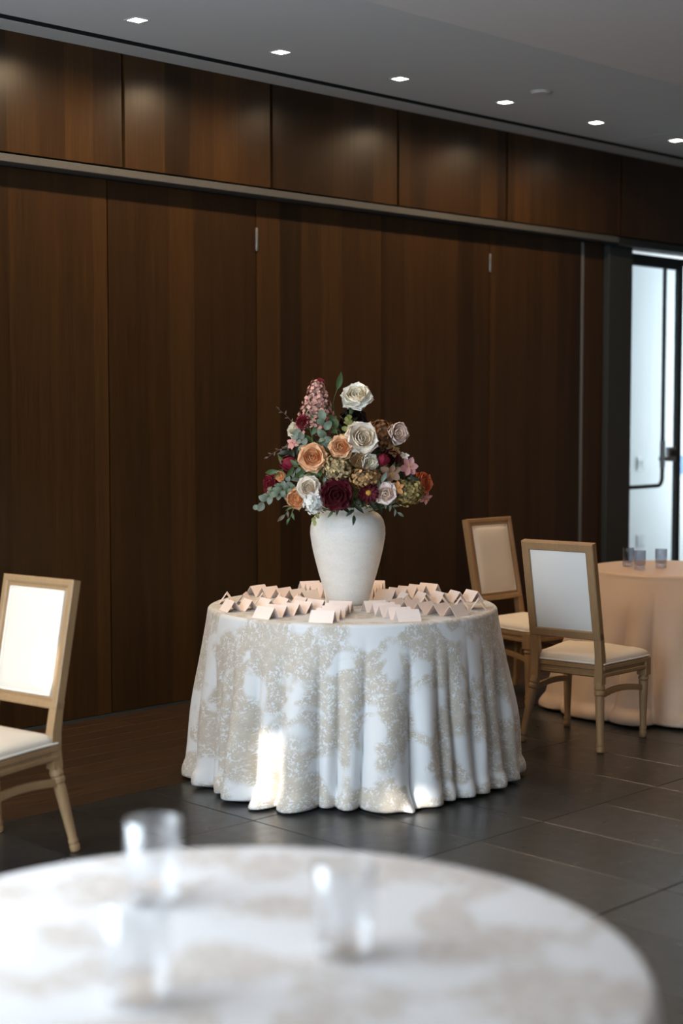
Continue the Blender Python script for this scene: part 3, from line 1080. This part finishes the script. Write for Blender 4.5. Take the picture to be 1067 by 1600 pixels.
SPRIGS = [
    ('grey green eucalyptus sprig reaching far left', (-0.292, 0.106, 1.259), (-0.398, 0.212, 1.196), 'euca', 0.0367, 8, 'leaf_sage'),
    ('sage eucalyptus sprig crossing the left burgundy dahlia', (-0.304, 0.032, 1.276), (-0.365, 0.122, 1.252), 'euca', 0.0335, 7, 'leaf_sage2'),
    ('olive brown leafy sprig drooping at the lower left', (-0.290, 0.047, 1.233), (-0.328, 0.113, 1.158), 'lance', 0.0449, 6, 'leaf_olive'),
    ('green leaves drooping below the small peach rose', (-0.321, 0.035, 1.220), (-0.346, 0.061, 1.145), 'lance', 0.0419, 4, 'leaf_green'),
    ('pale yellow green trailing leaves over the vase', (-0.296, -0.060, 1.210), (-0.312, -0.065, 1.141), 'euca', 0.0222, 7, 'leaf_lime'),
    ('slender green leaves hanging over the vase rim', (-0.227, -0.129, 1.224), (-0.254, -0.116, 1.182), 'lance', 0.0332, 5, 'leaf_green'),
    ('dark green leaf pointing down over the vase rim', (-0.170, -0.158, 1.250), (-0.189, -0.181, 1.160), 'lance', 0.0556, 5, 'leaf_dark'),
    ('sage leafy sprig drooping at the lower right', (-0.071, -0.229, 1.235), (-0.003, -0.269, 1.172), 'lance', 0.0390, 7, 'leaf_sage'),
    ('single green leaf rising beside the top white rose', (-0.106, 0.033, 1.653), (-0.082, 0.009, 1.744), 'lance', 0.0742, 1, 'leaf_green'),
    ('round eucalyptus leaves at the left under the white rose', (-0.284, 0.012, 1.444), (-0.296, 0.081, 1.516), 'euca', 0.0363, 7, 'leaf_sage'),
    ('pair of round green leaves in front of the pink cone', (-0.224, -0.047, 1.486), (-0.241, -0.044, 1.583), 'euca', 0.0419, 4, 'leaf_sage2'),
    ('green round leaves right of the pink cone', (-0.175, -0.068, 1.513), (-0.185, -0.030, 1.575), 'euca', 0.0392, 5, 'leaf_green'),
    ('long green leaf blades beside the pink cone', (-0.250, 0.007, 1.457), (-0.242, 0.056, 1.583), 'lance', 0.0729, 5, 'leaf_green'),
    ('long green blades reaching left of the large peach rose', (-0.298, -0.002, 1.361), (-0.338, 0.152, 1.352), 'lance', 0.0669, 6, 'leaf_green'),
    ('green leaves below the large peach rose', (-0.262, -0.065, 1.375), (-0.309, -0.005, 1.333), 'euca', 0.0389, 6, 'leaf_green'),
    ('small green foliage between the blush and dark blooms', (-0.144, -0.085, 1.485), (-0.084, -0.046, 1.583), 'euca', 0.0281, 8, 'leaf_lime'),
    ('stemmed green leaves under the top white rose', (-0.070, -0.031, 1.568), (-0.057, -0.030, 1.659), 'euca', 0.0228, 5, 'leaf_green'),
    ('blue grey leaves left of the tan hydrangea', (-0.226, -0.088, 1.403), (-0.256, -0.071, 1.334), 'lance', 0.0417, 6, 'leaf_sage'),
    ('green leaves behind the pink alstroemeria', (-0.047, -0.225, 1.332), (0.032, -0.247, 1.358), 'lance', 0.0503, 6, 'leaf_green'),
    ('dark green leaves inside the lower right', (-0.012, -0.231, 1.205), (0.062, -0.277, 1.330), 'lance', 0.0617, 7, 'leaf_dark'),
    ('dark leaves under the rust hydrangea', (-0.027, -0.159, 1.456), (0.011, -0.170, 1.484), 'lance', 0.0508, 6, 'leaf_dark'),
    ('dark leaves between the two tan hydrangeas', (-0.184, -0.144, 1.306), (-0.170, -0.158, 1.348), 'lance', 0.0445, 5, 'leaf_dark'),
    ('blue green leaves between the two peach roses', (-0.268, -0.032, 1.486), (-0.219, -0.081, 1.458), 'euca', 0.0362, 7, 'leaf_sage2'),
    ('thin brown wispy sprig at the left edge', (-0.265, 0.135, 1.455), (-0.326, 0.224, 1.412), 'lance', 0.0227, 7, 'leaf_brown'),
    ('thin brown twig standing out at the upper left', (-0.231, 0.129, 1.526), (-0.277, 0.204, 1.625), 'lance', 0.0199, 6, 'leaf_brown'),
    ('sage leaf lying over the frilly lisianthus', (-0.139, -0.274, 1.281), (-0.129, -0.291, 1.317), 'lance', 0.0496, 2, 'leaf_sage'),
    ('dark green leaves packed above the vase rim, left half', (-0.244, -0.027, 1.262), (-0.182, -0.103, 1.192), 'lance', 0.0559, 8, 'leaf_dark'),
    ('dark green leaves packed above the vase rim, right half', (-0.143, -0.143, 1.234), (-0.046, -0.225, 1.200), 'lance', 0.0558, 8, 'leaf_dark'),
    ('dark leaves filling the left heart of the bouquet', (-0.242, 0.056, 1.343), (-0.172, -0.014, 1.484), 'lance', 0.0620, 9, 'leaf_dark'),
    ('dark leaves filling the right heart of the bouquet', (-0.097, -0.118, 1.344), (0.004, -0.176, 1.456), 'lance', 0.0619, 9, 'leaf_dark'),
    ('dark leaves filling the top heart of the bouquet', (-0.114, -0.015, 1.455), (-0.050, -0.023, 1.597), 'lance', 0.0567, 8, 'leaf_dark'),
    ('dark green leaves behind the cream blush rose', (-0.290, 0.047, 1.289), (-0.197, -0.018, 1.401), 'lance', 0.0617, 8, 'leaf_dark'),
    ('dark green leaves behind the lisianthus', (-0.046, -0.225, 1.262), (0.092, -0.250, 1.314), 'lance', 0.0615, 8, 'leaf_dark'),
    ('green leaves between hydrangeas and small roses', (-0.178, -0.079, 1.332), (-0.096, -0.175, 1.388), 'euca', 0.0392, 8, 'leaf_green'),
    ('grey sage leaves beside the left burgundy dahlia', (-0.336, 0.121, 1.274), (-0.290, 0.047, 1.345), 'euca', 0.0366, 8, 'leaf_sage'),
    ('silvery eucalyptus leaves at the lower left', (-0.313, 0.084, 1.288), (-0.360, 0.187, 1.244), 'euca', 0.0337, 8, 'leaf_sage2'),
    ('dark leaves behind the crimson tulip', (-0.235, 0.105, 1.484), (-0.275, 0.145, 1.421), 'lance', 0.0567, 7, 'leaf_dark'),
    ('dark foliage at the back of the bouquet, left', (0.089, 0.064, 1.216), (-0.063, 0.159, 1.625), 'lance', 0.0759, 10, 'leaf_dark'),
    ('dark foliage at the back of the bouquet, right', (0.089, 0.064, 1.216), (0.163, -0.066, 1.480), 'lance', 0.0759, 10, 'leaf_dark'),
]

# ------------------------------------------------------------------ flowers
for nme, col in dict(white=(.95, .90, .81), blush=(.95, .83, .73), palepink=(.90, .74, .69), peach=(.88, .56, .33), antique=(.46, .33, .18), coral=(.62, .155, .06),
                     burgundy=(.085, .006, .012), crimson=(.20, .010, .028), black=(.018, .004, .007), pink=(.60, .29, .28), apricot=(.66, .30, .12),
                     dusky=(.38, .23, .16), olive=(.26, .15, .06)).items():
    plain('petal_' + nme, col, 0.6, spec=0.25, vary=.14, nscale=25, sss=0.12 if nme not in ('black', 'burgundy') else 0)
    plain('heart_' + nme, tuple(a * b for a, b in zip(col, (.97, .88, .78) if col[2] > .5 else (.95, .76, .60))), 0.6, vary=.2, nscale=30)
for nme, col in dict(pink=(.46, .24, .20), rose=(.33, .115, .085), tan=(.40, .29, .14), gold=(.36, .20, .075), rust=(.21, .085, .028), green=(.26, .20, .06), white=(.78, .77, .72)).items():
    plain('floret_' + nme, col, 0.7, vary=.3, nscale=70)
    plain('floret_' + nme + '_lite', tuple(min(.85, c * 1.55 + .03) for c in col), 0.7, vary=.2, nscale=70)
    plain('floret_' + nme + '_deep', tuple(c * .5 if nme != 'white' else c * .85 for c in col), 0.7, vary=.2, nscale=70)
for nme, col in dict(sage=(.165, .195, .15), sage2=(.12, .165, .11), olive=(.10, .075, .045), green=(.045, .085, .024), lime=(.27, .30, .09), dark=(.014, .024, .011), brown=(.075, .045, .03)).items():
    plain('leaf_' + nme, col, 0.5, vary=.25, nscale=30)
plain('stem_green', (.09, .13, .04), .6)
plain('stamen_yellow', (.62, .34, .05), .7)
FR = random.Random(21)


def petal_grid(mb, L, W, cup, curl, frill, open_a, spin, r0, rnd, lift=0.0, nu=7, nv=6, point=0.0):
    """One petal: base at r0 from the axis, opened by open_a from upright, spun about the axis."""
    st = len(mb.v)
    f = rnd.uniform(0, 6)

    def fn(u, v):
        q = 2 * v - 1
        wd = W * (math.sin(PI * (.06 + .94 * u ** 1.25)) ** .58) * (1 - point * u ** 3)
        x = q * wd
        yv = L * (u - .04 * q * q * u)
        z = cup * (q * q) * wd + cup * .35 * L * math.sin(PI * u) * -1 - curl * L * u ** 3 + frill * L * u * u * math.sin(q * 7 + f)
        return (x, yv, z)
    mb.grid(fn, nu, nv)
    M = Matrix.Rotation(spin, 4, 'Z') @ Matrix.Translation((0, r0, lift)) @ Matrix.Rotation(PI / 2 - open_a, 4, 'X')
    mb.xform(M, st)


MC = {}


def cached(key, fn):
    if key not in MC:
        MC[key] = fn()
    return MC[key]


R_ = math.radians


def heart_mesh(kind, mat):
    def make():
        rnd = random.Random(hash_of(kind))
        mb = MB()
        spec = {'rose': [(3, .22, .10, 2, .008), (3, .26, .13, 8, .03), (4, .30, .16, 14, .055), (5, .34, .19, 22, .08), (5, .37, .21, 31, .10)],
                'cup': [(5, .24, .14, 8, .02), (5, .32, .18, 16, .06), (6, .38, .21, 26, .10), (6, .42, .24, 36, .13)],
                'lisi': [(4, .24, .17, 10, .015), (5, .32, .21, 25, .03), (5, .38, .24, 40, .05)],
                'peony': [(5, .24, .15, 10, .02), (6, .32, .19, 25, .05), (7, .38, .21, 42, .07)],
                'bud': [(4, .55, .24, 2, .02), (4, .60, .27, 8, .05)]}[kind]
        sp = 0
        for n, L, W, a, r0 in spec:
            sp += .9
            for k in range(n):
                petal_grid(mb, L * rnd.uniform(.92, 1.08), W, .55, .10 if kind != 'bud' else -.12, .10 if kind == 'lisi' else .03, R_(a + rnd.uniform(-4, 4)), sp + k * 2 * PI / n + rnd.uniform(-.12, .12), r0, rnd, .06)
        return mb.mesh('flower_heart', mat, True, None)
    return cached(('h', kind, mat), make)


def hash_of(s):
    return sum((i + 3) * ord(c) for i, c in enumerate(s))


def petal_mesh(kind, var, mat):
    def make():
        rnd = random.Random(hash_of(kind) + var * 17)
        mb = MB()
        L, W, cup, curl, fr, pt = {'rose': (.46, .33, .34, .26, .07, .0), 'cup': (.46, .29, .62, .10, .03, 0), 'lisi': (.46, .29, .25, .2, .15, 0), 'peony': (.47, .25, .35, .12, .09, 0),
                                   'dahlia': (.47, .092, .5, .05, .01, .3), 'bud': (.62, .30, .75, -.22, .02, 0), 'alstro': (.52, .17, .30, .25, .02, .25)}[kind]
        petal_grid(mb, L * rnd.uniform(.93, 1.07), W * rnd.uniform(.92, 1.08), cup, curl * rnd.uniform(.7, 1.3), fr, PI / 2, 0, 0, rnd, 0, 8, 6, pt)
        return mb.mesh('petal', mat, True, None)
    return cached(('p', kind, var, mat), make)


LAY = {'rose': [(5, 38, .09, .05), (6, 56, .08, .03), (5, 76, .06, .0)], 'cup': [(6, 36, .13, .02), (4, 52, .12, .0)], 'lisi': [(6, 62, .05, .03), (5, 82, .04, 0)],
       'peony': [(8, 58, .07, .03), (8, 80, .06, 0)], 'dahlia': [(11, 62, .03, .06), (13, 78, .03, .03), (14, 92, .03, 0)], 'bud': [(4, 12, .08, .0)],
       'alstro': [(3, 60, .02, .03), (3, 72, .02, 0)]}


def stem_to_mouth(root, parent, p, n, D):
    inv = root.matrix_basis.inverted()
    a = p - n * D * .12
    m = MOUTH + Vector((FR.uniform(-.05, .05), FR.uniform(-.05, .05), FR.uniform(-.05, 0)))
    c = a - n * (.07 + .2 * (a - m).length)
    pts = []
    for k in range(9):
        u = k / 8
        q = a * (1 - u) ** 2 + c * (2 * u * (1 - u)) + m * u * u
        pts.append(inv @ q)
    s = root.scale.x if root.scale.x else 1
    return MB().tube(pts, .0024 / s, 6).obj('stem', 'stem_green', parent)


def flower(kind, name, label, p, D, mat, n):
    p, n = Vector(p), Vector(n).normalized()
    root = bpy.data.objects.new(name, None)
    C.objects.link(root)
    q = n.to_track_quat('Z', 'Y')
    twist = FR.uniform(0, 6.28)
    k_ = {'rose': 1.18, 'cup': 1.30, 'lisi': 1.16, 'peony': 1.14, 'dahlia': 1.02, 'bud': 1.25, 'alstro': 1.0}[kind]
    off = {'rose': .14, 'cup': .26, 'lisi': .12, 'peony': .15, 'dahlia': .05, 'bud': .38, 'alstro': .12}[kind] * D
    root.matrix_basis = Matrix.Translation(p - n * off) @ (q @ Euler((0, 0, twist)).to_quaternion()).to_matrix().to_4x4() @ Matrix.Scale(D * k_, 4)
    tag(root, label, {'tulip': 'tulip', 'peony_bud': 'flower bud'}.get(name, name))
    hm = mat.replace('petal_', 'heart_')
    if kind in ('rose', 'cup', 'lisi', 'peony', 'bud'):
        put('flower_heart', heart_mesh(kind, hm if kind != 'bud' else mat), root)
    for li, (cnt, ang, r0, z0) in enumerate(LAY[kind]):
        for k in range(cnt):
            a = 2 * PI * (k + .5 * li) / cnt + FR.uniform(-.16, .16)
            M = Matrix.Rotation(a, 4, 'Z') @ Matrix.Translation((0, r0, z0)) @ Matrix.Rotation(PI / 2 - R_(ang + FR.uniform(-11, 11)), 4, 'X') @ Matrix.Rotation(FR.uniform(-.15, .15), 4, 'Y')
            put('petal', petal_mesh(kind, FR.randint(0, 3), mat), root, M)
    if kind == 'dahlia':
        def disc():
            mb = MB()
            rnd = random.Random(4)
            for k in range(60):
                rr = .11 * math.sqrt(k / 60)
                th = k * 2.4
                x, y = rr * math.cos(th), rr * math.sin(th)
                h = .16 - 3 * rr * rr
                mb.add([(x - .012, y, h - .05), (x + .012, y, h - .05), (x, y + .014, h - .05), (x, y, h + rnd.uniform(.0, .03))], [(0, 1, 3), (1, 2, 3), (2, 0, 3)])
            mb.lathe([(.13, .03), (.12, .09), (.05, .12)], 12)
            return mb.mesh('flower_disc', 'stamen_yellow', True, None)
        put('flower_disc', cached('disc', disc), root)
    if kind == 'alstro':
        for k in range(4):
            a = k * 1.4
            MB().tube([(0, 0, .02), (.05 * math.cos(a), .05 * math.sin(a), .22), (.10 * math.cos(a), .10 * math.sin(a), .32)], [.012, .012, .022], 6).obj('stamen', 'stamen_yellow', root)
    if kind == 'bud':
        for k in range(3):
            mb = MB()
            petal_grid(mb, .40, .20, .6, -.1, 0, R_(20), k * 2.1, .13, FR, -.02, 6, 4, .6)
            mb.obj('sepal', 'leaf_lime', root)
    stem_to_mouth(root, root, p - n * off, n, D)
    return root


for row in FLOWERS:
    flower(*row)


def hydrangea(label, p, a, b, mat, cone):
    p = Vector(p)
    name = 'hydrangea' if 'stock' not in label else 'stock_flower'
    root = thing(name, label, name.replace('_', ' '), p)
    rnd = random.Random(hash_of(label))
    mb = MB()
    cnt = int(230 * (a * b) / (.06 * .06)) + 70
    for k in range(cnt):
        zz = 1 - 2 * (k + .5) / cnt
        th = k * 2.39996
        rr = math.sqrt(max(0, 1 - zz * zz))
        if cone:
            t = (zz + 1) / 2
            w_ = (1 - t) ** .8 * .95 + .16
            pos = Vector((a * w_ * math.cos(th), a * w_ * math.sin(th), b * zz))
            nn = Vector((math.cos(th), math.sin(th), .35)).normalized()
        else:
            pos = Vector((a * rr * math.cos(th), a * rr * math.sin(th), b * zz))
            nn = Vector((rr * math.cos(th), rr * math.sin(th), zz)).normalized()
        pos *= rnd.uniform(.72, 1.14)
        nn = (nn + Vector((rnd.uniform(-.5, .5), rnd.uniform(-.5, .5), rnd.uniform(-.5, .5)))).normalized()
        s = rnd.uniform(.0065, .0105) * (1.35 if 'stock' in label else 1)
        M = Matrix.Translation(pos) @ nn.to_track_quat('Z', 'Y').to_matrix().to_4x4() @ Matrix.Rotation(rnd.uniform(0, 3), 4, 'Z') @ Matrix.Scale(s, 4)
        st = len(mb.v)
        for j in range(4):
            c_, s_ = math.cos(j * PI / 2), math.sin(j * PI / 2)
            loc = [(0, 0, 0), (.55, -.55, .22), (1.05, 0, .12), (.55, .55, .22)]
            mb.add([(x * c_ - y * s_, x * s_ + y * c_, z) for x, y, z in loc], [(0, 1, 2, 3)])
        mb.xform(M, st)
    o = mb.obj('florets', mat, root, angle=None)
    o.data.materials.append(MATS[mat + '_lite'])
    o.data.materials.append(MATS[mat + '_deep'])
    for pi in range(0, len(o.data.polygons), 4):
        mi = rnd.choice((0, 0, 1, 2))
        for pk in range(4):
            o.data.polygons[pi + pk].material_index = mi
    o['kind'] = 'stuff'
    core = MB()
    if cone:
        core.lathe([(a * .5, -b * .9), (a * .85, -b * .7), (a * .6, 0), (a * .3, b * .6), (a * .08, b * .9)], 14)
    else:
        core.lathe([(a * .8 * math.sin(PI * k / 8) + .0005, -b * .8 * math.cos(PI * k / 8)) for k in range(9)], 14)
    core.obj('flower_core', 'leaf_olive' if mat != 'floret_white' else 'floret_white', root)
    inv = root.matrix_basis.inverted()
    m = MOUTH + Vector((FR.uniform(-.04, .04), FR.uniform(-.04, .04), -.03))
    q = p - Vector((0, 0, b * .5))
    mid = (q + m) / 2 + (q - m).length * .10 * Vector((0, 0, 1))
    MB().tube([inv @ (q * (1 - u) ** 2 + mid * 2 * u * (1 - u) + m * u * u) for u in [k / 6 for k in range(7)]], .003, 6).obj('stem', 'stem_green', root)


for row in HYDRANGEAS:
    hydrangea(*row)


def leaf_mesh(shape, mat):
    def make():
        wd = {'euca': .40, 'lance': .17}[shape]

        def fn(u, v):
            q = 2 * v - 1
            if shape == 'euca':
                w_ = wd * math.sin(PI * (.04 + .93 * u)) ** .6
            else:
                w_ = wd * math.sin(PI * (.03 + .97 * u) ** .85)
            return (q * w_, u, .22 * abs(q) * w_ - .16 * u * u + .10 * math.sin(PI * u))
        return MB().grid(fn, 7, 4).mesh('leaf', mat, True, None)
    return cached(('l', shape, mat), make)


def sprig(label, p0, p1, shape, LL, n, mat):
    p0, p1 = Vector(p0), Vector(p1)
    root = thing('leaf_sprig', label, 'foliage', p0)
    d = p1 - p0
    L = d.length
    bow = Vector((0, 0, 1)) * L * .12
    at_ = lambda u: d * u + bow * math.sin(PI * u)
    inv = root.matrix_basis.inverted()
    m = inv @ (MOUTH + Vector((FR.uniform(-.05, .05), FR.uniform(-.05, .05), -.02)))
    pts = [m + (Vector((0, 0, 0)) - m) * k / 4 for k in range(4)] + [at_(k / 7) for k in range(8)]
    MB().tube(pts, [.002] * 4 + [.002 - .0012 * k / 7 for k in range(8)], 5).obj('stem', 'stem_green' if 'brown' not in mat else mat, root)
    for k in range(n):
        u = (k + .7) / n if n > 1 else .55
        tip = (k == n - 1)
        pos = at_(min(u, 1))
        dr = d.normalized()
        if tip or n == 1:
            ld = dr + Vector((FR.uniform(-.2, .2), FR.uniform(-.2, .2), FR.uniform(-.1, .1)))
        else:
            side = Vector((.7071, -.7071, 0)).cross(dr)
            perp = dr.cross(Vector((-.7071, -.7071, 0))).normalized() * (1 if k % 2 else -1)
            ld = dr * .75 + perp * FR.uniform(.6, 1.0) + Vector((-.7071, -.7071, 0)) * FR.uniform(-.1, .5)
        ld.normalize()
        up = Vector((-.7071, -.7071, .35)) + Vector((FR.uniform(-.6, .6), FR.uniform(-.6, .6), FR.uniform(-.6, .6)))
        X = ld.cross(up).normalized()
        Z = X.cross(ld).normalized()
        s = LL * FR.uniform(.8, 1.15)
        M = Matrix(((X.x, ld.x, Z.x, pos.x), (X.y, ld.y, Z.y, pos.y), (X.z, ld.z, Z.z, pos.z), (0, 0, 0, 1))) @ Matrix.Scale(s, 4)
        put('leaf', leaf_mesh(shape, mat), root, M)


for row in SPRIGS:
    sprig(*row)
